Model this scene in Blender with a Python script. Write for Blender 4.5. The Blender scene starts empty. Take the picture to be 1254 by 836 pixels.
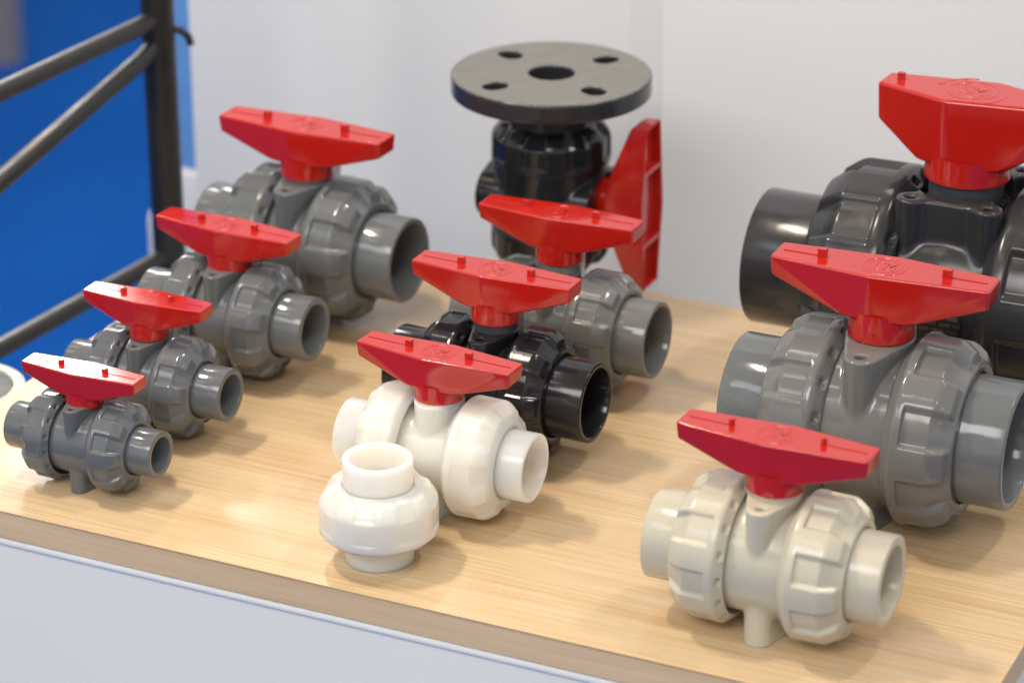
import bpy, bmesh, math, random
import numpy as np
from mathutils import Vector, Matrix
random.seed(4)
S = bpy.context.scene
COL = S.collection
R_ = math.radians

# ------------------------------------------------------------------ materials
def new_mat(name):
    m = bpy.data.materials.new(name); m.use_nodes = True
    nt = m.node_tree
    return m, nt, nt.nodes, nt.links, nt.nodes['Principled BSDF']

def plastic(name, col, rough=.25, sss=0, sssr=.006, var=.08, bump=.02, spec=.5, coat=0, scale=60):
    m, nt, N, L, b = new_mat(name)
    tc = N.new('ShaderNodeTexCoord')
    n1 = N.new('ShaderNodeTexNoise'); n1.inputs['Scale'].default_value = scale; n1.inputs['Detail'].default_value = 4
    L.new(tc.outputs['Object'], n1.inputs['Vector'])
    n2 = N.new('ShaderNodeTexNoise'); n2.inputs['Scale'].default_value = 900; n2.inputs['Detail'].default_value = 3
    L.new(tc.outputs['Object'], n2.inputs['Vector'])
    mix = N.new('ShaderNodeMixRGB'); mix.inputs[1].default_value = (*[c*(1-var) for c in col], 1)
    mix.inputs[2].default_value = (*[min(1, c*(1+var)) for c in col], 1)
    L.new(n1.outputs['Fac'], mix.inputs[0]); L.new(mix.outputs[0], b.inputs['Base Color'])
    mr = N.new('ShaderNodeMapRange'); mr.inputs['From Min'].default_value = .3; mr.inputs['From Max'].default_value = .7
    mr.inputs['To Min'].default_value = rough*.8; mr.inputs['To Max'].default_value = rough*1.3
    L.new(n1.outputs['Fac'], mr.inputs['Value']); L.new(mr.outputs[0], b.inputs['Roughness'])
    n3 = N.new('ShaderNodeTexNoise'); n3.inputs['Scale'].default_value = 95; n3.inputs['Detail'].default_value = 1
    L.new(tc.outputs['Object'], n3.inputs['Vector'])
    add = N.new('ShaderNodeMath'); add.operation = 'MULTIPLY_ADD'; add.inputs[1].default_value = .05
    L.new(n2.outputs['Fac'], add.inputs[0]); L.new(n3.outputs['Fac'], add.inputs[2])
    bp = N.new('ShaderNodeBump'); bp.inputs['Strength'].default_value = bump*4; bp.inputs['Distance'].default_value = .002
    L.new(add.outputs[0], bp.inputs['Height']); L.new(bp.outputs[0], b.inputs['Normal'])
    b.inputs['Specular IOR Level'].default_value = spec
    if coat: b.inputs['Coat Weight'].default_value = coat; b.inputs['Coat Roughness'].default_value = .08
    if sss:
        b.inputs['Subsurface Weight'].default_value = sss
        b.inputs['Subsurface Radius'].default_value = (1, .8, .6)
        b.inputs['Subsurface Scale'].default_value = sssr
    return m

GREY = plastic('grey_pvc', (.140, .152, .160), .11)
GREYW = plastic('warm_grey_pvc', (.163, .165, .163), .11)
GREYD = plastic('small_grey_pvc', (.128, .139, .152), .12)
BLACK = plastic('black_pvc', (.014, .015, .018), .14, var=.15)
BLACKM = plastic('dark_grey_pvc', (.028, .029, .032), .20, var=.15)
BEIGE = plastic('beige_pp', (.58, .54, .43), .19, sss=.15, sssr=.003, var=.04)
WHITE = plastic('milky_white_pp', (.78, .755, .685), .20, sss=1.0, sssr=.022, var=.01, spec=.4)
RED = plastic('red_abs', (.47, .013, .008), .09, var=.04, bump=.002, spec=.85)
RUBBER = plastic('dark_stem', (.05, .055, .065), .45)
STEEL = plastic('black_painted_steel', (.014, .0135, .013), .38, var=.2)
FLTOP = plastic('machined_grey_pvc', (.17, .168, .155), .42, var=.05)
PALE = plastic('pale_green_grey_pp', (.50, .52, .46), .35)
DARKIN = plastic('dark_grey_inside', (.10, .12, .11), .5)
LBLUE = plastic('light_blue_panel', (.15, .36, .74), .4)
WHITEP = plastic('white_board', (.70, .71, .74), .45, bump=.004, var=.015)
GREYPOLE = plastic('grey_pole', (.20, .19, .20), .5)
SHELL = plastic('white_laminate', (.93, .92, .865), .35, bump=.004, var=.03, scale=9)
JOINT = plastic('grey_white_joint_profile', (.71, .725, .76), .5, bump=.002, var=.01)
TAPE = plastic('clear_white_edge_strip', (.92, .92, .90), .2, bump=.01, var=.03)

def wall_mat():
    m, nt, N, L, b = new_mat('white_wall_panel')
    tc = N.new('ShaderNodeTexCoord'); n = N.new('ShaderNodeTexNoise'); n.inputs['Scale'].default_value = 2.2
    L.new(tc.outputs['Object'], n.inputs['Vector'])
    r = N.new('ShaderNodeValToRGB'); e = r.color_ramp.elements
    e[0].position = .3; e[0].color = (.74, .76, .80, 1); e[1].position = .7; e[1].color = (.77, .785, .815, 1)
    L.new(n.outputs['Fac'], r.inputs[0]); L.new(r.outputs[0], b.inputs['Base Color']); b.inputs['Roughness'].default_value = .6
    return m
WALL = wall_mat()

def carpet():
    m, nt, N, L, b = new_mat('blue_carpet')
    tc = N.new('ShaderNodeTexCoord'); n = N.new('ShaderNodeTexNoise'); n.inputs['Scale'].default_value = 1.1; n.inputs['Detail'].default_value = 3
    n2 = N.new('ShaderNodeTexNoise'); n2.inputs['Scale'].default_value = 400
    L.new(tc.outputs['Object'], n.inputs['Vector']); L.new(tc.outputs['Object'], n2.inputs['Vector'])
    r = N.new('ShaderNodeValToRGB'); e = r.color_ramp.elements
    e[0].position = .3; e[0].color = (.0002, .048, .25, 1); e[1].position = .7; e[1].color = (.0004, .082, .38, 1)
    L.new(n.outputs['Fac'], r.inputs[0]); L.new(r.outputs[0], b.inputs['Base Color']); b.inputs['Roughness'].default_value = .95
    b.inputs['Specular IOR Level'].default_value = .1
    bp = N.new('ShaderNodeBump'); bp.inputs['Strength'].default_value = .5; bp.inputs['Distance'].default_value = .004
    L.new(n2.outputs['Fac'], bp.inputs['Height']); L.new(bp.outputs[0], b.inputs['Normal'])
    return m
CARPET = carpet()

def wood(name, dark, mid, light, rough, vertical=False):
    m, nt, N, L, b = new_mat(name)
    tc = N.new('ShaderNodeTexCoord')
    def noise(scale, det, dist=0):
        mp = N.new('ShaderNodeMapping'); mp.inputs['Scale'].default_value = scale; mp.inputs['Rotation'].default_value = (0, 0, R_(-1.5))
        L.new(tc.outputs['Object'], mp.inputs['Vector'])
        n = N.new('ShaderNodeTexNoise'); n.inputs['Scale'].default_value = 1; n.inputs['Detail'].default_value = det
        n.inputs['Distortion'].default_value = dist; n.inputs['Roughness'].default_value = .6
        L.new(mp.outputs[0], n.inputs['Vector']); return n.outputs['Fac']
    z = 300
    a = noise((3, 60, 90), 4, .5)       # broad figure
    c = noise((7, 560, 560), 5, .15)    # streaks
    d = noise((20, 1500, 1500), 3)      # pores
    e_ = noise((3, 9, 9), 2)            # patches
    def mad(x, k, y):
        q = N.new('ShaderNodeMath'); q.operation = 'MULTIPLY_ADD'; L.new(x, q.inputs[0]); q.inputs[1].default_value = k
        if isinstance(y, float): q.inputs[2].default_value = y
        else: L.new(y, q.inputs[2])
        return q.outputs[0]
    s = mad(a, .20, 0.05); s = mad(c, .46, s); s = mad(d, .16, s); s = mad(e_, .14, s)
    r = N.new('ShaderNodeValToRGB'); el = r.color_ramp.elements
    el[0].position = .37; el[0].color = (*dark, 1); el[1].position = .62; el[1].color = (*light, 1)
    k = el.new(.49); k.color = (*mid, 1)
    L.new(s, r.inputs[0]); L.new(r.outputs[0], b.inputs['Base Color'])
    rr = N.new('ShaderNodeMapRange'); rr.inputs['To Min'].default_value = rough*.85; rr.inputs['To Max'].default_value = rough*1.25
    L.new(c, rr.inputs['Value']); L.new(rr.outputs[0], b.inputs['Roughness'])
    bp = N.new('ShaderNodeBump'); bp.inputs['Strength'].default_value = .12; bp.inputs['Distance'].default_value = .0006
    L.new(s, bp.inputs['Height']); L.new(bp.outputs[0], b.inputs['Normal'])
    return m
WOOD = wood('oak_laminate', (.47, .305, .155), (.58, .41, .23), (.67, .51, .325), .24)
WOODE = wood('oak_edge_band', (.56, .37, .20), (.72, .51, .305), (.80, .60, .39), .45)

def label_mat():
    m, nt, N, L, b = new_mat('moulded_label')
    tc = N.new('ShaderNodeTexCoord'); mp = N.new('ShaderNodeMapping')
    mp.inputs['Rotation'].default_value = (math.pi/2, 0, 0)
    L.new(tc.outputs['Object'], mp.inputs['Vector'])
    br = N.new('ShaderNodeTexBrick'); br.inputs['Scale'].default_value = 62
    br.inputs['Color1'].default_value = (.075, .068, .052, 1); br.inputs['Color2'].default_value = (.03, .028, .026, 1); br.inputs['Mortar'].default_value = (.01, .01, .01, 1)
    br.inputs['Mortar Size'].default_value = .05; br.inputs['Bias'].default_value = .1
    L.new(mp.outputs[0], br.inputs['Vector']); L.new(br.outputs[0], b.inputs['Base Color']); b.inputs['Roughness'].default_value = .35
    return m
LABEL = label_mat()

# ------------------------------------------------------------------ object helpers
def empty(name, loc, label, cat, group=None):
    o = bpy.data.objects.new(name, None); COL.objects.link(o); o.location = loc; o.empty_display_size = .02
    o['label'] = label; o['category'] = cat
    if group: o['group'] = group
    return o

def mesh_obj(name, verts, faces, mat, parent=None, M=None, smooth=True):
    me = bpy.data.meshes.new(name)
    if M is not None:
        v = np.asarray(verts, float); v = v @ np.array(M.to_3x3()).T + np.array(M.translation); verts = v.tolist()
    else: verts = [tuple(map(float, q)) for q in verts]
    me.from_pydata(verts, [], [tuple(int(i) for i in f) for f in faces]); me.validate()
    bm = bmesh.new(); bm.from_mesh(me); bmesh.ops.recalc_face_normals(bm, faces=bm.faces); bm.to_mesh(me); bm.free()
    if smooth: me.shade_smooth()
    me.materials.append(mat)
    o = bpy.data.objects.new(name, me); COL.objects.link(o)
    if parent: o.parent = parent
    return o

def bm_obj(name, bm, mat, parent=None, M=None, smooth=True, sharp=35):
    if M is not None: bmesh.ops.transform(bm, matrix=M, verts=bm.verts)
    bmesh.ops.recalc_face_normals(bm, faces=bm.faces)
    for f in bm.faces: f.smooth = smooth
    if smooth:
        for e in bm.edges:
            if len(e.link_faces) == 2 and e.calc_face_angle(0) > R_(sharp): e.smooth = False
    me = bpy.data.meshes.new(name); bm.to_mesh(me); bm.free(); me.materials.append(mat)
    o = bpy.data.objects.new(name, me); COL.objects.link(o)
    if parent: o.parent = parent
    return o

def add_box(bm, lo, hi, bev=0, seg=2):
    r = bmesh.ops.create_cube(bm, size=1)
    vs = r['verts']
    for v in vs:
        v.co = Vector([lo[i]+(hi[i]-lo[i])*(v.co[i]+.5) for i in range(3)])
    if bev:
        es = list({e for v in vs for e in v.link_edges})
        bmesh.ops.bevel(bm, geom=es, offset=bev, segments=seg, affect='EDGES', profile=.5)

def add_lathe(bm, prof, n=96, axis='X', close=False):
    """prof: (axial, radius) points."""
    rings = []
    for (t, r) in prof:
        ring = []
        for k in range(n):
            a = 2*math.pi*k/n
            c, s = r*math.cos(a), r*math.sin(a)
            ring.append(bm.verts.new((t, c, s) if axis == 'X' else (c, s, t)))
        rings.append(ring)
    m = len(rings)
    for i in range(m if close else m-1):
        A, B = rings[i], rings[(i+1) % m]
        for k in range(n):
            bm.faces.new((A[k], A[(k+1) % n], B[(k+1) % n], B[k]))
    return rings

def add_tube(bm, pts, r, n=20, caps=True):
    pts = [Vector(p) for p in pts]; rings = []
    ref = Vector((0, 0, 1))
    for i, p in enumerate(pts):
        d = (pts[min(i+1, len(pts)-1)]-pts[max(i-1, 0)]).normalized()
        if abs(d.dot(ref)) > .95: ref = Vector((1, 0, 0))
        u = d.cross(ref).normalized(); w = u.cross(d).normalized()
        rings.append([bm.verts.new(p+r*(math.cos(2*math.pi*k/n)*u+math.sin(2*math.pi*k/n)*w)) for k in range(n)])
    for A, B in zip(rings, rings[1:]):
        for k in range(n): bm.faces.new((A[k], A[(k+1) % n], B[(k+1) % n], B[k]))
    if caps: bm.faces.new(rings[0]); bm.faces.new(rings[-1])

# ------------------------------------------------------------------ implicit surfaces (surface nets)
def surface_nets(func, lo, hi, h):
    ax = [np.arange(lo[i], hi[i]+h, h) for i in range(3)]
    X, Y, Z = np.meshgrid(*ax, indexing='ij')
    F = func(X, Y, Z)
    s = F < 0
    nx, ny, nz = [d-1 for d in F.shape]
    cnt = np.zeros((nx, ny, nz), int)
    for i in (0, 1):
        for j in (0, 1):
            for k in (0, 1): cnt += s[i:nx+i, j:ny+j, k:nz+k]
    act = (cnt > 0) & (cnt < 8)
    idx = -np.ones(act.shape, int); idx[act] = np.arange(act.sum())
    P = np.zeros((nx, ny, nz, 3)); W = np.zeros((nx, ny, nz))
    for a in range(3):
        d = [0, 0, 0]; d[a] = 1
        A = F[:F.shape[0]-d[0], :F.shape[1]-d[1], :F.shape[2]-d[2]]; B = F[d[0]:, d[1]:, d[2]:]
        cr = (A < 0) != (B < 0)
        t = np.where(cr, A/np.where(cr, A-B, 1), 0)
        o = [b for b in range(3) if b != a]
        for p in (0, 1):
            for q in (0, 1):
                off = [0, 0, 0]; off[o[0]] = p; off[o[1]] = q
                sl = tuple(slice(off[b], off[b]+(nx, ny, nz)[b]) for b in range(3))
                c_, t_ = cr[sl], t[sl]
                for b in range(3):
                    P[..., b] += np.where(c_, t_ if b == a else off[b], 0)
                W += c_
    V = P[act]/W[act][:, None]
    I = np.argwhere(act)
    V = (V+I)*h+np.array(lo)
    faces = []
    for a in range(3):
        d = [0, 0, 0]; d[a] = 1
        A = s[:F.shape[0]-d[0], :F.shape[1]-d[1], :F.shape[2]-d[2]]; B = s[d[0]:, d[1]:, d[2]:]
        E = np.argwhere(A != B)
        o = [b for b in range(3) if b != a]
        ok = (E[:, o[0]] > 0) & (E[:, o[1]] > 0) & (E[:, o[0]] < (nx, ny, nz)[o[0]]) & (E[:, o[1]] < (nx, ny, nz)[o[1]])
        E = E[ok]
        def g(p, q):
            e = E.copy(); e[:, o[0]] -= p; e[:, o[1]] -= q
            return idx[e[:, 0], e[:, 1], e[:, 2]]
        faces.append(np.stack([g(0, 0), g(1, 0), g(1, 1), g(0, 1)], 1))
    Fc = np.concatenate(faces)
    for _ in range(2):
        f0 = func(V[:, 0], V[:, 1], V[:, 2]); G = np.zeros_like(V); e = h*.1
        for b in range(3):
            Vp = V.copy(); Vp[:, b] += e; Vm = V.copy(); Vm[:, b] -= e
            G[:, b] = (func(*Vp.T)-func(*Vm.T))/(2*e)
        st = f0[:, None]*G/np.maximum((G**2).sum(1), .2)[:, None]
        V = V-np.clip(st, -h*.4, h*.4)
    return V, Fc

def smin(a, b, k):
    h = np.clip(.5+.5*(b-a)/k, 0, 1); return b*(1-h)+a*h-k*h*(1-h)
def smax(a, b, k): return -smin(-a, -b, k)

def capsule_hull(x, y, y1, r0, r1):
    """2-D distance to the hull of a circle r0 at 0 and circles r1 at (0, +-y1)"""
    y = np.abs(y); x = np.abs(x)
    b = (r0-r1)/y1; a = math.sqrt(1-b*b)
    k = -b*x+a*y*1.0
    k = y*a-x*b                    # projection along the slanted side
    t = np.clip((k-0)/(y1*a), 0, 1)
    side = x*a+y*b-r0
    d0 = np.hypot(x, y)-r0; d1 = np.hypot(x, y-y1)-r1
    return np.where(k <= 0, d0, np.where(k >= y1*a, d1, side))

def body_func(ti, core, pad, foot, big):
    padtop, py, pr0, pr1 = pad
    fbot, fy, fr0, fr1 = foot
    def f(x, y, z):
        rr = np.hypot(y, z)
        cyl = smax(rr-core, np.abs(x)-(ti+.10), .02)
        b = cyl
        if big:
            bul = np.sqrt(x*x+y*y+z*z)-core*1.03
            b = smin(b, bul, .04)
            c2 = None
            for sx in (-1, 1):
                for sy in (-1, 1):
                    q = np.hypot(x-sx*.335, y-sy*.50)-.125
                    c2 = q if c2 is None else np.minimum(c2, q)
            bx = np.maximum(np.abs(x)-.33, np.abs(y)-.555)
            pd = smin(c2, bx, .06)
        else:
            taper = (padtop-z)*.04
            pd = capsule_hull(x, y, py, pr0, pr1)+taper
        p = smax(pd, np.abs(z-padtop/2)-padtop/2, .02)
        ft = capsule_hull(x, y, fy, fr0, fr1)-(z-fbot)*.03*(z < 0)
        q = smax(ft, np.abs(z-fbot/2)-abs(fbot)/2, .015)
        b = smin(b, p, .035); b = smin(b, q, .06)
        # screw holes and the recess around the stem
        hz = np.abs(z-padtop)-.14
        if big:
            for sx in (-1, 1):
                for sy in (-1, 1):
                    b = np.maximum(b, -np.maximum(np.hypot(x-sx*.335, y-sy*.50)-.045, hz))
            rec = np.maximum(np.maximum(np.maximum(np.abs(x)-.33, np.abs(y)-.40), (np.abs(x)+np.abs(y))-.62), np.abs(z-padtop)-.2)
            b = np.maximum(b, -rec)
        else:
            if pr1 < .26:
                b = np.maximum(b, -np.maximum(np.hypot(x, np.abs(y)-py)-pr1*.36, hz))
            b = np.maximum(b, -np.maximum(np.hypot(x, y)-pr0*.86, np.abs(z-padtop)-.10))
        return b
    return f

def body_mesh(name, R, ti, core, pad, foot, mat, parent, M, big=False):
    h = .021
    V, Fc = surface_nets(body_func(ti, core, pad, foot, big), (-ti-.2, -1.0, foot[0]-.05), (ti+.2, 1.0, pad[0]+.06), h)
    return mesh_obj(name, V*R, Fc, mat, parent, M)

# ------------------------------------------------------------------ valve parts
def nut_mesh(name, R, ti, to, re, sgn, mat, parent, M, depth=.052, soft=1., phase=0., ridge=0, lobes=8, notches=16, shoulder=0.):
    """union nut, axial from ti (inner) to to (outer); re: radius of the outer lip"""
    per = 32; n = lobes*per; W = to-ti
    def sst(a, b, x): x = min(1, max(0, (x-a)/(b-a))); return x*x*(3-2*x)
    def rib0(s):
        if s < .60: return 1-.012*s
        if s < .90:
            u = (s-.60)/.30; return .993-(1-re)*.42*(1-math.cos(u*math.pi/2))**.9
        u = (s-.90)/.10; r9 = .993-(1-re)*.42
        return r9+(re-.0-r9)*sst(0, 1, u)
    def rib(s):
        return rib0(s)
    def pan0(s):
        if s < .62: return 1-.01*s-depth*sst(.125, .15, s)
        u = (s-.62)/.38; r6 = 1-.006-depth
        return r6+(re-r6)*u**(.85)
    def pan(s):
        return pan0(s) if s < .6 else pan0(s)+(rib0(s)-pan0(s))*shoulder*sst(.6, .75, s)
    ss = [0, .03, .08, .12, .13, .14, .15, .17, .25, .35, .45, .55, .59, .61, .63, .66, .70, .74, .78, .82, .86, .89, .905, .92, .935, .95, .965, .98, 1.0]
    rows = []      # (x, r per k)
    def m(k):
        u = abs(((k+phase*per) % per)/per-.5)*2      # 0 centre of panel .. 1 centre of rib
        w = .05*soft
        return sst(.5-w, .5+w, u)
    # inner face with little notches
    def notch(k):
        p = n//notches if notches else 999
        return (k % p) < (4 if p > 12 else 3)
    # bevelled inner collar, with a ring of little moulded pockets on it
    inner = [(.10, .70, 0), (.06, .845, 0), (-.085, .852, 0), (-.10, .862, 0), (-.098, .872, 0), (-.078, .896, 0), (-.076, .899, 1),
             (-.028, .945, 1), (-.026, .949, 0), (.004, .979, 0), (.014, .989, 0)]
    for (x, r, nt) in inner:
        if nt and notches: rows.append([(ti+x+(.032 if notch(k) else 0), r-(.032 if notch(k) else 0)) for k in range(n)])
        else: rows.append([(ti+x, r)]*n)
    for s in ss:
        row = []
        for k in range(n):
            rb, pn = rib(s), pan(s)
            v = pn+(rb-pn)*m(k) if rb > pn else max(rb, pn)
            if s == 0: v -= .003
            row.append((ti+.028+(W-.028)*s, v))
        rows.append(row)
    for (x, r) in [(to+.008, re-.01), (to+.010, re-.02), (to+.010, re-.10), (to-.03, re-.105), (to-.2, re-.11)]:
        rows.append([(x, r)]*n)
    V = []; F = []
    for row in rows:
        for k, (x, r) in enumerate(row):
            a = 2*math.pi*k/n+math.pi/2
            V.append((sgn*x*R, r*R*math.cos(a), r*R*math.sin(a)))
    for i in range(len(rows)-1):
        for k in range(n):
            a, b = i*n+k, i*n+(k+1) % n
            F.append((a, b, b+n, a+n))
    return mesh_obj(name, V, F, mat, parent, M)

def port_mesh(name, R, x0, L, pr, br, sgn, mat, parent, M):
    bm = bmesh.new(); c = .018
    prof = [(x0, pr*.9), (x0, pr), (L-c, pr), (L-c*.4, pr-c*.3), (L, pr-c), (L, pr*br+c), (L-c*.4, pr*br+c*.3), (L-c, pr*br),
            (L-.55, pr*br*.975), (L-.55, pr*br*.80), (L-.9, pr*br*.80)]
    add_lathe(bm, [(sgn*t*R, r*R) for t, r in prof], 128)
    for v in [v for v in bm.verts]: pass
    return bm_obj(name, bm, mat, parent, M, sharp=50)

def handle_mesh(name, H, mat, parent, M, peg=.46, wc=.275, we=.195, he=.185, hc=.39, hb=.56, hubr=.295, pegw=.040, skew=.05, bev=.022, style='flat', pegtype='box'):
    """H half length in metres; local frame: top plane z=0, arms along x"""
    bm = bmesh.new()
    top = [(-1, -we*.92), (-skew-.02, -wc), (1, -we*.92), (1, we*.92), (skew+.02, wc), (-1, we*.92)]
    cb = min(hubr*.98, wc*.96)
    pts = [(x, y, 0) for x, y in top]
    pts += [(sx*.985, sy*we*.84, -he) for sx in (-1, 1) for sy in (-1, 1)]
    pts += [(sx*hubr*1.0, sy*min(cb*.98, wc-(wc-we)*hubr-.012), -hc) for sx in (-1, 1) for sy in (-1, 1)]
    pts += [(-skew, -wc*.97, -hc*.97), (skew, wc*.97, -hc*.97)]
    vs = [bm.verts.new(Vector(p)*H) for p in pts]
    r = bmesh.ops.convex_hull(bm, input=vs)
    bmesh.ops.delete(bm, geom=[g for g in r['geom_interior'] if isinstance(g, bmesh.types.BMVert)], context='VERTS')
    bmesh.ops.dissolve_limit(bm, angle_limit=R_(4), verts=bm.verts, edges=bm.edges)
    if style == 'hollow':
        tf = max(bm.faces, key=lambda f: f.calc_center_median().z)
        bmesh.ops.inset_region(bm, faces=[tf], thickness=.045*H, depth=0)
        tf = max([f for f in bm.faces if len(f.verts) >= 6 and all(abs(v.co.z) < 1e-6 for v in f.verts)], key=lambda f: len(f.verts))
        bmesh.ops.inset_region(bm, faces=[tf], thickness=.001*H, depth=-.09*H)
        bmesh.ops.bevel(bm, geom=[e for e in bm.edges if e.calc_face_angle(0) > .5], offset=.014*H, segments=2, affect='EDGES')
        for sx in (-.44, .44):
            add_box(bm, ((sx-.025)*H, -wc*.86*H*(1-abs(sx)*.3), -.1*H), ((sx+.025)*H, wc*.86*H*(1-abs(sx)*.3), -.006*H))
    else:
        bmesh.ops.bevel(bm, geom=list(bm.edges), offset=bev*H, segments=4, affect='EDGES', profile=.5)
        pz = .075
        for sx in (-peg, peg):
            if pegtype == 'box':
                add_box(bm, ((sx-pegw)*H, -pegw*H*.8, -.03*H), ((sx+pegw)*H, pegw*.8*H, pz*H), bev=.006*H)
            else:
                g = bmesh.new(); add_lathe(g, [(-.03*H, pegw*H*.8), (pz*H*.9, pegw*H*.78), (pz*H, pegw*H*.6), (pz*H, .0001)], 24, 'Z')
                bmesh.ops.translate(g, verts=g.verts, vec=(sx*H, 0, 0)); t = bpy.data.meshes.new('t'); g.to_mesh(t); g.free(); bm.from_mesh(t); bpy.data.meshes.remove(t)
            e = .93*math.copysign(1, sx)
            if peg < .8:
                x0, x1 = sorted((sx, e)); add_box(bm, (x0*H, -.009*H, -.02*H), (x1*H, .009*H, .008*H), bev=.003*H)
    # hub skirt
    g = bmesh.new()
    add_lathe(g, [(-hc*.86*H, hubr*.975*H), (-hc*H, hubr*.985*H), (-(hb-.02)*H, hubr*H), (-(hb-.006)*H, (hubr-.006)*H), (-hb*H, (hubr-.02)*H), (-hb*H, hubr*.6*H)], 96, 'Z')
    t = bpy.data.meshes.new('t'); g.to_mesh(t); g.free(); bm.from_mesh(t); bpy.data.meshes.remove(t)
    o = bm_obj(name, bm, mat, parent, M, sharp=38)
    wn = o.modifiers.new('wn', 'WEIGHTED_NORMAL'); wn.keep_sharp = True; wn.weight = 100
    return o

def ribbon(bm, pts, w, h, closed=False):
    n = len(pts); P = [Vector((p[0], p[1], 0)) for p in pts]; L = []
    for i in range(n):
        a = P[(i-1) % n] if closed or i > 0 else P[i]; b = P[(i+1) % n] if closed or i < n-1 else P[i]
        d = (b-a).normalized(); nrm = Vector((-d.y, d.x, 0))*w/2
        L.append([bm.verts.new(P[i]+nrm*1.25-Vector((0, 0, h*.6))), bm.verts.new(P[i]+nrm*.8+Vector((0, 0, h))), bm.verts.new(P[i]-nrm*.8+Vector((0, 0, h))), bm.verts.new(P[i]-nrm*1.25-Vector((0, 0, h*.6)))])
    for i in range(n if closed else n-1):
        A, B = L[i], L[(i+1) % n]
        for k in range(3): bm.faces.new((A[k], A[k+1], B[k+1], B[k]))

def emblem(H, r, mat, parent, M, arcs=False, h=.004):
    bm = bmesh.new()
    def arc(cx, cy, rr, a0, a1, n=24, k=1.0): return [(H*(cx+rr*math.cos(R_(a0+(a1-a0)*i/n))), H*(cy+rr*k*math.sin(R_(a0+(a1-a0)*i/n)))) for i in range(n+1)]
    ribbon(bm, arc(0, 0, r, 0, 360, 64)[:-1], .018*H, h*H, True)
    ribbon(bm, arc(0, 0, r*.76, 0, 360, 56)[:-1], .010*H, h*.7*H, True)
    q = r*.52
    S_ = arc(-q*.45, q*.42, q*.40, 20, 270, 14)+arc(-q*.45, -q*.38, q*.40, 90, -160, 14)
    ribbon(bm, S_, .016*H, h*H)
    ribbon(bm, [(x*H, y*H) for x, y in [(q*.15, -q*.8), (q*.15, q*.8), (q*.55, -q*.1), (q*.95, q*.8), (q*.95, -q*.8)]], .016*H, h*H)
    if arcs:
        for a0, a1 in ((100, 165), (10, -40)):
            p = arc(0, 0, r*1.42, a0, a1, 14); ribbon(bm, p, .03*H, h*H)
            e = Vector((*p[-1], 0)); d = (e-Vector((*p[-3], 0))).normalized(); nn = Vector((-d.y, d.x, 0))
            a = [e+nn*.045*H, e+d*.07*H, e-nn*.045*H]
            t = [bm.verts.new(v+Vector((0, 0, h*H))) for v in a]; b = [bm.verts.new(v-Vector((0, 0, h*H*.5))) for v in a]
            bm.faces.new(t)
            for k in range(3): bm.faces.new((t[k], t[(k+1) % 3], b[(k+1) % 3], b[k]))
    return bm_obj('emblem', bm, mat, parent, M)

GROUP = 'red handled ball valves shown on the wooden table top'
def valve(X, Y, R, label, mat, ti, to, L, pr, br, hl, hh, rot=0, hrot=0, peg=.46, nutmat=None, portmat=None, nut=None, pad=None,
          foot=None, core=.78, hkw=None, big=False, phase=0., embl=.24, vertical=False, base=1.06, arcs=False):
    e = empty('ball_valve', (X, Y, 0), label, 'valve', GROUP); e.rotation_euler = (0, 0, R_(rot))
    nut = dict(nut or {}); hkw = dict(hkw or {})
    A = Matrix.Translation((0, 0, base*R))
    if vertical: A = A @ Matrix.Rotation(math.pi/2, 4, 'Y')
    pad = pad or (.955, .56, .36, .18)
    foot = foot or (-base, .43, .29, .19)
    body_mesh('body', R, ti, core, pad, foot, mat, e, A, big)
    re = pr+.12
    for s in (-1, 1):
        nut_mesh('union_nut', R, ti, to, re, s, nutmat or mat, e, A, phase=phase+(0.35 if s < 0 else 0), **{**nut, **({'notches': 0} if s > 0 else {})})
        if not (vertical and s < 0):
            port_mesh('socket_end', R, to-.12, L, pr, br, s, portmat or mat, e, A)
    # stem and handle
    H = hl*R; hb = hkw.get('hb', .56)
    zt = hh*R
    bm = bmesh.new(); sr = hkw.get('hubr', .295)*.86*H
    add_lathe(bm, [(pad[0]*R-.12*R, sr), (zt-hb*H+.01*H, sr), (zt-hb*H+.01*H, sr*.5)], 72, 'Z')
    bm_obj('stem', bm, RUBBER if mat in (BLACK, BLACKM) else mat, e, A)
    T = A @ Matrix.Translation((0, 0, zt)) @ Matrix.Rotation(R_(hrot), 4, 'Z')
    h = handle_mesh('handle', H, RED, e, T, peg=peg, **hkw)
    if hkw.get('style') != 'hollow': emblem(H, embl*.8, RED, h, T, arcs=arcs)
    return e, A

# ---- left row, front to back
valve(-.8195, 1.2146, .0251, 'smallest dark grey valve at the front left corner, its red handle shining white', GREYD, .56, 1.27, 1.85, .52, .745, 1.44, 1.69, 0, -.6, peg=.385, phase=.1)
valve(-.8237, 1.2890, .0287, 'grey valve second from the front in the left row, behind the smallest one', GREYD, .50, 1.18, 1.78, .53, .775, 1.34, 1.79, .6, 0, peg=.40, hkw=dict(hb=.61, hc=.42), phase=.3)
valve(-.8232, 1.3792, .0339, 'grey valve third from the front in the left row, handle before the black post', GREY, .44, 1.08, 1.65, .56, .79, 1.36, 1.67, -.6, -3, peg=.40, phase=.5)
valve(-.8227, 1.4753, .0442, 'large grey valve at the back of the left row with a wide dark bore', GREY, .38, 1.04, 1.59, .59, .87, 1.28, 1.73, -2, 0, peg=.48, phase=.2)
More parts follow.
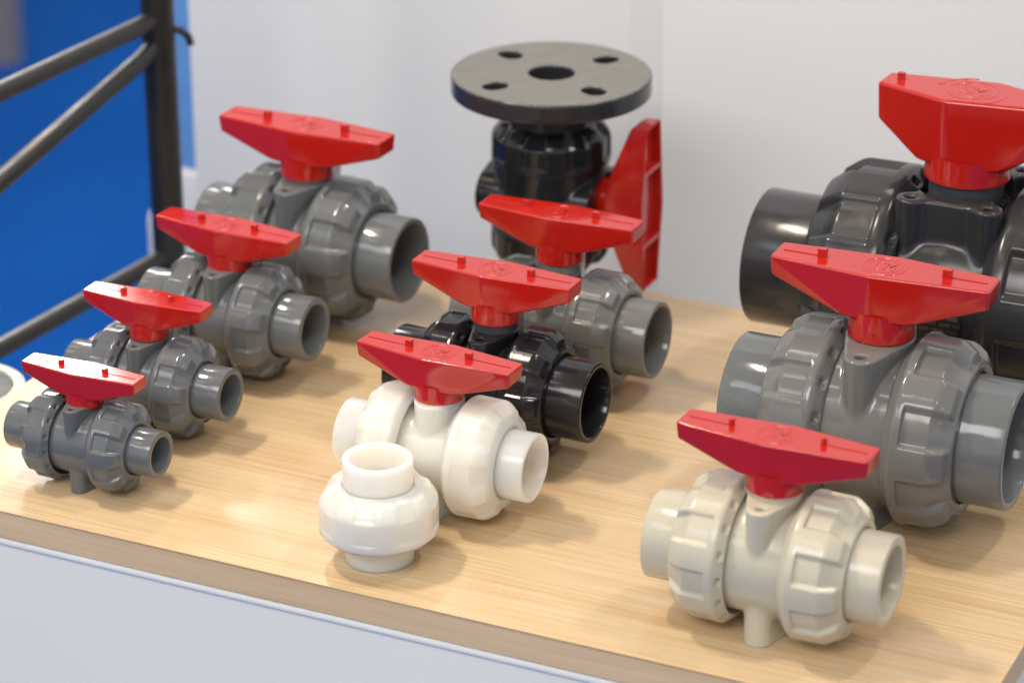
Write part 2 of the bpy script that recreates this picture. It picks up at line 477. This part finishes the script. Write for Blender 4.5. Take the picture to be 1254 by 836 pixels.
# ---- middle row
valve(-.6318, 1.2694, .0328, 'milky white valve with a red handle behind the upright white fitting', WHITE, .51, 1.24, 1.70, .57, .85, 1.41, 1.74, .4, -3.5, peg=.39,
      nut=dict(depth=.018, soft=4.5, notches=0, shoulder=.45), pad=(.98, .25, .42, .30), core=.70, phase=.6)
valve(-.6372, 1.3520, .0362, 'glossy black valve with a red handle standing right behind the white valve', BLACK, .47, 1.09, 1.69, .63, .86, 1.34, 1.90, -1, 0, peg=.44, hkw=dict(hb=.60, hc=.42), phase=.15, nut=dict(depth=.05, soft=1.5))
valve(-.6403, 1.4462, .0353, 'warm grey valve in front of the flanged black valve', GREYW, .50, 1.22, 1.76, .645, .87, 1.39, 1.97, -.6, 0, peg=.45, hkw=dict(hb=.59, hc=.41), phase=.4, nut=dict(depth=.05, soft=1.5))
# ---- right row
valve(-.4247, 1.2214, .0377, 'beige valve with a red handle at the front right of the table', BEIGE, .47, 1.19, 1.64, .61, .76, 1.33, 1.77, 0, -2, peg=.48, phase=.0, hkw=dict(pegtype='round'))
valve(-.4188, 1.3623, .0518, 'big shiny grey valve with a red handle directly behind the beige valve', GREYW, .42, 1.02, 1.51, .665, .87, 1.15, 1.70, 0, 0, peg=.57, phase=.05, core=.85, hkw=dict(hb=.64, hc=.43),
      pad=(.965, .63, .36, .17), portmat=GREY)
eR3, A3 = valve(-.4215, 1.5185, .0665, 'largest black valve at the back right with a short blocky red handle', BLACKM, .48, 1.22, 1.81, .60, .86, .80, 1.79, 0, -4, peg=.80, phase=.25, core=.80,
      big=True, pad=(.965, .5, .3, .12), embl=.34, arcs=True, hkw=dict(wc=.42, we=.20, he=.42, hc=.76, hb=.94, hubr=.46, pegw=.038, skew=.14, bev=.045), nutmat=BLACKM)
# moulded label on the body of the largest valve
bm = bmesh.new(); nseg = 14; a0, a1 = R_(170), R_(206); rr = .0665*.832; vs = []
for i in range(nseg+1):
    a = a0+(a1-a0)*i/nseg
    vs.append([bm.verts.new((x, rr*math.cos(a), rr*math.sin(a)+1.06*.0665)) for x in (-.017, .017)])
for p, q in zip(vs, vs[1:]): bm.faces.new((p[0], p[1], q[1], q[0]))
bm_obj('rating_label', bm, LABEL, eR3)

# ---- upright flanged valve at the back of the middle row
RV = .0375
BF = 1.80
eM4, A4 = valve(-.7020, 1.5700, RV, 'black valve standing upright with a round four holed flange on top', BLACK, .56, 1.24, BF, .60, .8, 1.42, 1.83,
      peg=.46, vertical=True, base=BF, foot=(-.98, .5, .52, .40), pad=(.99, .40, .52, .40), core=.96, hkw=dict(style='hollow', he=.20, hc=.50, hb=.70, hubr=.25, wc=.34, we=.24), nut=dict(depth=.05, lobes=8), phase=.3)
def flange():
    # solid disc with a bore and four bolt holes built as a quad-ring grid and boolean-free hole cells
    Rf, t = 1.655, .33
    z0, z1 = 1.72, 2.05
    holes = [(0, 0, .375)]+[(1.135*math.cos(R_(a)), 1.135*math.sin(R_(a)), .205) for a in (61, 151, 241, 331)]
    def f(x, y, z):
        d = smax(np.hypot(x, y)-Rf, np.abs(z-(z0+z1)/2)-(z1-z0)/2, .05)
        neck = smax(np.hypot(x, y)-.72, np.abs(z-1.5)-.35, .01)
        d = smin(d, neck, .05)
        for i, (hx, hy, hr) in enumerate(holes):
            if i == 0: q = np.hypot(x, y)-hr
            else:
                a = math.atan2(hy, hx); u = (x-hx)*math.cos(a)+(y-hy)*math.sin(a); w = -(x-hx)*math.sin(a)+(y-hy)*math.cos(a)
                q = np.hypot(u-np.clip(u, -.05, .05), w)-hr*.82
            d = smax(d, -q, .03)
        return d
    V, F = surface_nets(f, (-1.75, -1.75, 1.1), (1.75, 1.75, 2.12), .030)
    o = mesh_obj('flange', V*RV, F, BLACKM, eM4, Matrix.Translation((0, 0, BF*RV)))
    return o
fl = flange()
fl.data.materials.append(FLTOP)
zt = (2.05+BF)*RV
for p in fl.data.polygons:
    if p.center.z > zt-.0007 and p.normal.z > .9: p.material_index = 1

# ---- white union standing on end
def union(X, Y, R):
    e = empty('pipe_union', (X, Y, 0), 'milky white union fitting standing on end at the front of the table', 'pipe fitting')
    A = Matrix.Rotation(-math.pi/2, 4, 'Y')      # x -> z
    nut_mesh('union_nut', R, .56, 1.40, .70, 1, WHITE, e, A, depth=.018, soft=4.5, shoulder=.4, notches=0, phase=.2)
    bm = bmesh.new(); pr, br = .585, .80
    prof = [(0, pr*br), (0, pr-.02), (.02, pr), (.6, pr), (.6, .5)]
    add_lathe(bm, [(t*R, r*R) for t, r in prof], 128); bm_obj('lower_socket', bm, WHITE, e, A)
    bm = bmesh.new()
    prof = [(1.2, pr), (1.86-.02, pr), (1.86-.006, pr-.006), (1.86, pr-.02), (1.86, pr*br+.02), (1.854, pr*br+.006), (1.84, pr*br), (1.35, pr*br*.98), (1.35, pr*br*.8), (.1, pr*br*.8)]
    add_lathe(bm, [(t*R, r*R) for t, r in prof], 128); bm_obj('upper_socket', bm, WHITE, e, A)
union(-.6354, 1.2043, .0314)

# ------------------------------------------------------------------ table
X0, X1, Y0, Y1 = -.925, -.304, 1.1655, 1.5920
TB = .0162
tab = empty('display_table', (X0, Y0, -.75), 'oak topped display table with a white front, carrying all the valves', 'table')
def part(name, bm, mat, par, **k):
    o = bm_obj(name, bm, mat, None, **k); o.parent = par; o.matrix_parent_inverse = Matrix.Translation(-Vector(par.location)); return o
bm = bmesh.new(); add_box(bm, (X0, Y0, -.0012), (X1, Y1, 0), bev=.0004); part('table_top', bm, WOOD, tab)
bm = bmesh.new(); add_box(bm, (X0+.0002, Y0+.0002, -TB), (X1-.0002, Y1-.0002, -.0013)); part('edge_band', bm, WOODE, tab)
bm = bmesh.new(); add_box(bm, (X0+.003, Y0+.0025, -.75), (X1-.003, Y1-.003, -TB-.0003)); part('cabinet', bm, SHELL, tab)
bm = bmesh.new(); add_box(bm, (X0+.003, Y0+.0005, -TB-.0052), (X1-.003, Y0+.004, -TB-.0016), bev=.0008); part('edge_strip', bm, TAPE, tab)

# ------------------------------------------------------------------ setting
def struct(name, bm, mat):
    o = bm_obj(name, bm, mat); o['kind'] = 'structure'; return o
bm = bmesh.new(); add_box(bm, (-14, -8, -.80), (10, 16, -.75)); struct('floor', bm, CARPET)
YW = 1.75
wl = empty('partition_wall', (-.6, YW, -.75), 'plain white partition wall behind the table', 'wall')
bm = bmesh.new(); add_box(bm, (-1.071, YW, -.75), (-.722, YW+.04, .95), bev=.002); part('wall_panel', bm, WALL, wl)
bm = bmesh.new(); add_box(bm, (-.704, YW+.0001, -.75), (1.6, YW+.043, .95), bev=.002); part('wall_panel', bm, WALL, wl)
bm = bmesh.new(); add_box(bm, (-.7245, YW-.0003, -.75), (-.7015, YW+.0008, .95)); part('joint_strip', bm, JOINT, wl)

# rack: post and rails
rk = empty('tube_rack', (-.993, 1.585, -.75), 'black tubular metal rack beside the left back corner of the table', 'rack')
bm = bmesh.new(); add_tube(bm, [(-.993, 1.585, -.75), (-.993, 1.585, .62)], .0110, 32); part('post', bm, STEEL, rk)
def rail(pts, r=.0063):
    bm = bmesh.new(); add_tube(bm, pts, r, 20); part('rail', bm, STEEL, rk)
rail([(-.993, 1.585, .1355), (-1.0049, 1.3677, .1371), (-1.018, 1.13, .1371)])
rail([(-.993, 1.585, -.0320), (-1.0147, 1.3585, -.0330), (-1.036, 1.13, -.033)])
b0, b1, b2, b3 = Vector((-.9935, 1.582, .1185)), Vector((-.9945, 1.562, .1120)), Vector((-1.0029, 1.409, .0803)), Vector((-1.018, 1.13, .013))
rail([b0, b0.lerp(b1, .5), b1, b1.lerp(b2, .3), b2, b3])
bm = bmesh.new(); add_tube(bm, [(-.985, 1.59, .128), (-.980, 1.592, .127), (-.976, 1.594, .123), (-.9745, 1.595, .117)], .0026, 12); part('hook', bm, STEEL, rk)
bm = bmesh.new(); add_tube(bm, [(-1.018, 1.13, -.75), (-1.018, 1.13, .62)], .0110, 32); part('post', bm, STEEL, rk)

# pale pipe standing left of the table
pp = empty('pipe_section', (-.9695, 1.3076, -.75), 'thick walled pale plastic pipe standing off the left edge of the table', 'pipe')
bm = bmesh.new(); add_lathe(bm, [(-.75, .0385), (-.016, .0385), (-.0105, .0375), (-.010, .036), (-.010, .0315), (-.0105, .0305), (-.014, .0300), (-.05, .0300)], 96, 'Z')
o = part('pipe_wall', bm, PALE, pp); o.matrix_parent_inverse = Matrix.Translation((0, 0, .75))
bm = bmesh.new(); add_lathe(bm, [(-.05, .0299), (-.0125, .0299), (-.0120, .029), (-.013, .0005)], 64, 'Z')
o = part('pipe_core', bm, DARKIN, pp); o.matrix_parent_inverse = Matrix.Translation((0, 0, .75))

# dust and sanding specks on the table top
bm = bmesh.new()
for i in range(150):
    x, y = random.uniform(X0+.02, X1-.02), Y0+.01+(Y1-Y0-.03)*random.random()**1.3
    r = random.choice((.00012, .00018, .0003))
    m = bmesh.ops.create_icosphere(bm, subdivisions=1, radius=r)
    sc = Vector((random.uniform(.6, 2.4), random.uniform(.6, 1.2), .5)); a = random.uniform(0, 3.14)
    bmesh.ops.transform(bm, verts=m['verts'], matrix=Matrix.Translation((x, y, r*.4)) @ Matrix.Rotation(a, 4, 'Z') @ Matrix.Diagonal((*sc, 1)))
o = bm_obj('dust', bm, WHITEP); o['label'] = 'tiny pale specks of dust scattered over the wooden table top'; o['category'] = 'dust'; o['kind'] = 'stuff'
# things on the carpet behind
st = empty('display_stand', (-1.12, 1.85, -.75), 'light blue board on a rounded white base, half behind the black post', 'display stand')
bm = bmesh.new(); add_box(bm, (-1.134, 1.83, -.075), (-1.05, 1.845, .60), bev=.002); part('board', bm, LBLUE, st)
bm = bmesh.new(); add_box(bm, (-1.168, 1.822, -.75), (-1.05, 1.862, -.108), bev=.018, seg=6); part('base', bm, WHITEP, st)
bm = bmesh.new(); add_box(bm, (-1.136, 1.826, -.15), (-1.05, 1.85, -.0755), bev=.004, seg=3); part('collar', bm, WHITEP, st)
bm = bmesh.new(); add_tube(bm, [(-2.585, 3.66, -.75), (-2.60, 3.70, .3)], .034, 24)
o = bm_obj('floor_pole', bm, GREYPOLE); o['label'] = 'blurred grey pole on the blue carpet at the far upper left'; o['category'] = 'pole'

# ------------------------------------------------------------------ light
w = bpy.data.worlds.new('World'); S.world = w; w.use_nodes = True
N, L = w.node_tree.nodes, w.node_tree.links
bg = N['Background']
tc = N.new('ShaderNodeTexCoord'); sep = N.new('ShaderNodeSeparateXYZ'); L.new(tc.outputs['Generated'], sep.inputs[0])
nz = N.new('ShaderNodeTexNoise'); nz.inputs['Scale'].default_value = 3.2; nz.inputs['Detail'].default_value = 3; L.new(tc.outputs['Generated'], nz.inputs['Vector'])
ma = N.new('ShaderNodeMath'); ma.operation = 'MULTIPLY_ADD'; ma.inputs[1].default_value = .5; L.new(nz.outputs['Fac'], ma.inputs[0]); L.new(sep.outputs['Z'], ma.inputs[2])
rp = N.new('ShaderNodeValToRGB'); el = rp.color_ramp.elements
el[0].position = .15; el[0].color = (.12, .14, .19, 1)
el[1].position = 1.0; el[1].color = (.30, .26, .22, 1)
for p, c in ((.30, (.42, .45, .50, 1)), (.48, (.70, .72, .75, 1)), (.62, (.38, .36, .34, 1)), (.80, (.44, .40, .36, 1)), (.88, (.24, .21, .18, 1))):
    q = el.new(p); q.color = c
L.new(ma.outputs[0], rp.inputs[0])
# made-up rows of bright overhead patches, added for highlight streaks on the plastics
def mt(op, a, b=None):
    q = N.new('ShaderNodeMath'); q.operation = op
    for i, v in enumerate((a, b)):
        if v is None: continue
        if isinstance(v, (int, float)): q.inputs[i].default_value = v
        else: L.new(v, q.inputs[i])
    return q.outputs[0]
zc = mt('MAXIMUM', sep.outputs['Z'], .02)
u = mt('FRACT', mt('MULTIPLY_ADD', mt('DIVIDE', sep.outputs['X'], zc), 1.15)); v = mt('FRACT', mt('MULTIPLY', mt('DIVIDE', sep.outputs['Y'], zc), 1.7))
mk = mt('MULTIPLY', mt('MULTIPLY', mt('LESS_THAN', u, .22), mt('LESS_THAN', v, .07)), mt('GREATER_THAN', sep.outputs['Z'], .2))
ad = N.new('ShaderNodeMixRGB'); ad.blend_type = 'ADD'; ad.inputs[0].default_value = 1; L.new(rp.outputs[0], ad.inputs[1])
sc_ = N.new('ShaderNodeMixRGB'); sc_.inputs[1].default_value = (0, 0, 0, 1); sc_.inputs[2].default_value = (9, 8.2, 7, 1); L.new(mk, sc_.inputs[0]); L.new(sc_.outputs[0], ad.inputs[2])
L.new(ad.outputs[0], bg.inputs['Color']); bg.inputs['Strength'].default_value = 1.3

def area(name, loc, target, sx, sy, power, col, roll=None):
    d = bpy.data.lights.new(name, 'AREA'); d.shape = 'RECTANGLE'; d.size = sx; d.size_y = sy; d.energy = power; d.color = col
    o = bpy.data.objects.new(name, d); COL.objects.link(o); o.location = loc
    q = (Vector(target)-Vector(loc)).to_track_quat('-Z', 'Y'); o.rotation_euler = q.to_euler()
    return o
T = (-.62, 1.35, .03)
WARM = (1, .86, .68); NEU = (1, .96, .90); COOL = (.86, .93, 1)
area('ceiling_lamp_back', (-1.33, 2.18, 1.48), T, .24, .07, 15, WARM)
area('ceiling_lamp_top', (-1.33, 1.12, 1.68), T, .24, .07, 18, WARM)
area('ceiling_lamp_front', (-1.33, .12, 1.15), T, .80, .30, 3.5, COOL)
area('ceiling_lamp_right', (.15, 1.75, 1.75), T, .20, .10, 8, NEU)
area('front_fill_light', (-.45, -.55, 1.75), (-.6, 1.4, -.1), 1.2, .7, 24, (1, .985, .95))  # added soft fill above the camera, brightens the front faces and the wall
# light box of the neighbouring stand, behind and to the left
area('light_box', (-2.565, 3.23, 1.36), (-2.565, 2.0, .84), .75, .62, 31, (1, .98, .97))
area('carpet_fill_light', (-2.2, 4.2, 2.6), (-1.8, 3.0, -.75), .6, .6, 40, NEU)  # added fill aimed at the floor behind, brightens the blue carpet

# ------------------------------------------------------------------ camera
cd = bpy.data.cameras.new('Camera'); cam = bpy.data.objects.new('Camera', cd); COL.objects.link(cam); S.camera = cam
cam.location = (0, 0, .729); cam.rotation_euler = (R_(90-24), 0, R_(24.9))
cd.sensor_width = 36; cd.lens = 3600/1254*36; cd.clip_start = .05; cd.clip_end = 60
cd.dof.use_dof = True; cd.dof.focus_distance = 1.56; cd.dof.aperture_fstop = 6.3; cd.dof.aperture_blades = 9
S.view_settings.view_transform = 'Standard'; S.view_settings.look = 'None'; S.view_settings.exposure = 0
S.render.engine = 'CYCLES'
S.cycles.max_bounces = 8; S.cycles.use_denoising = True
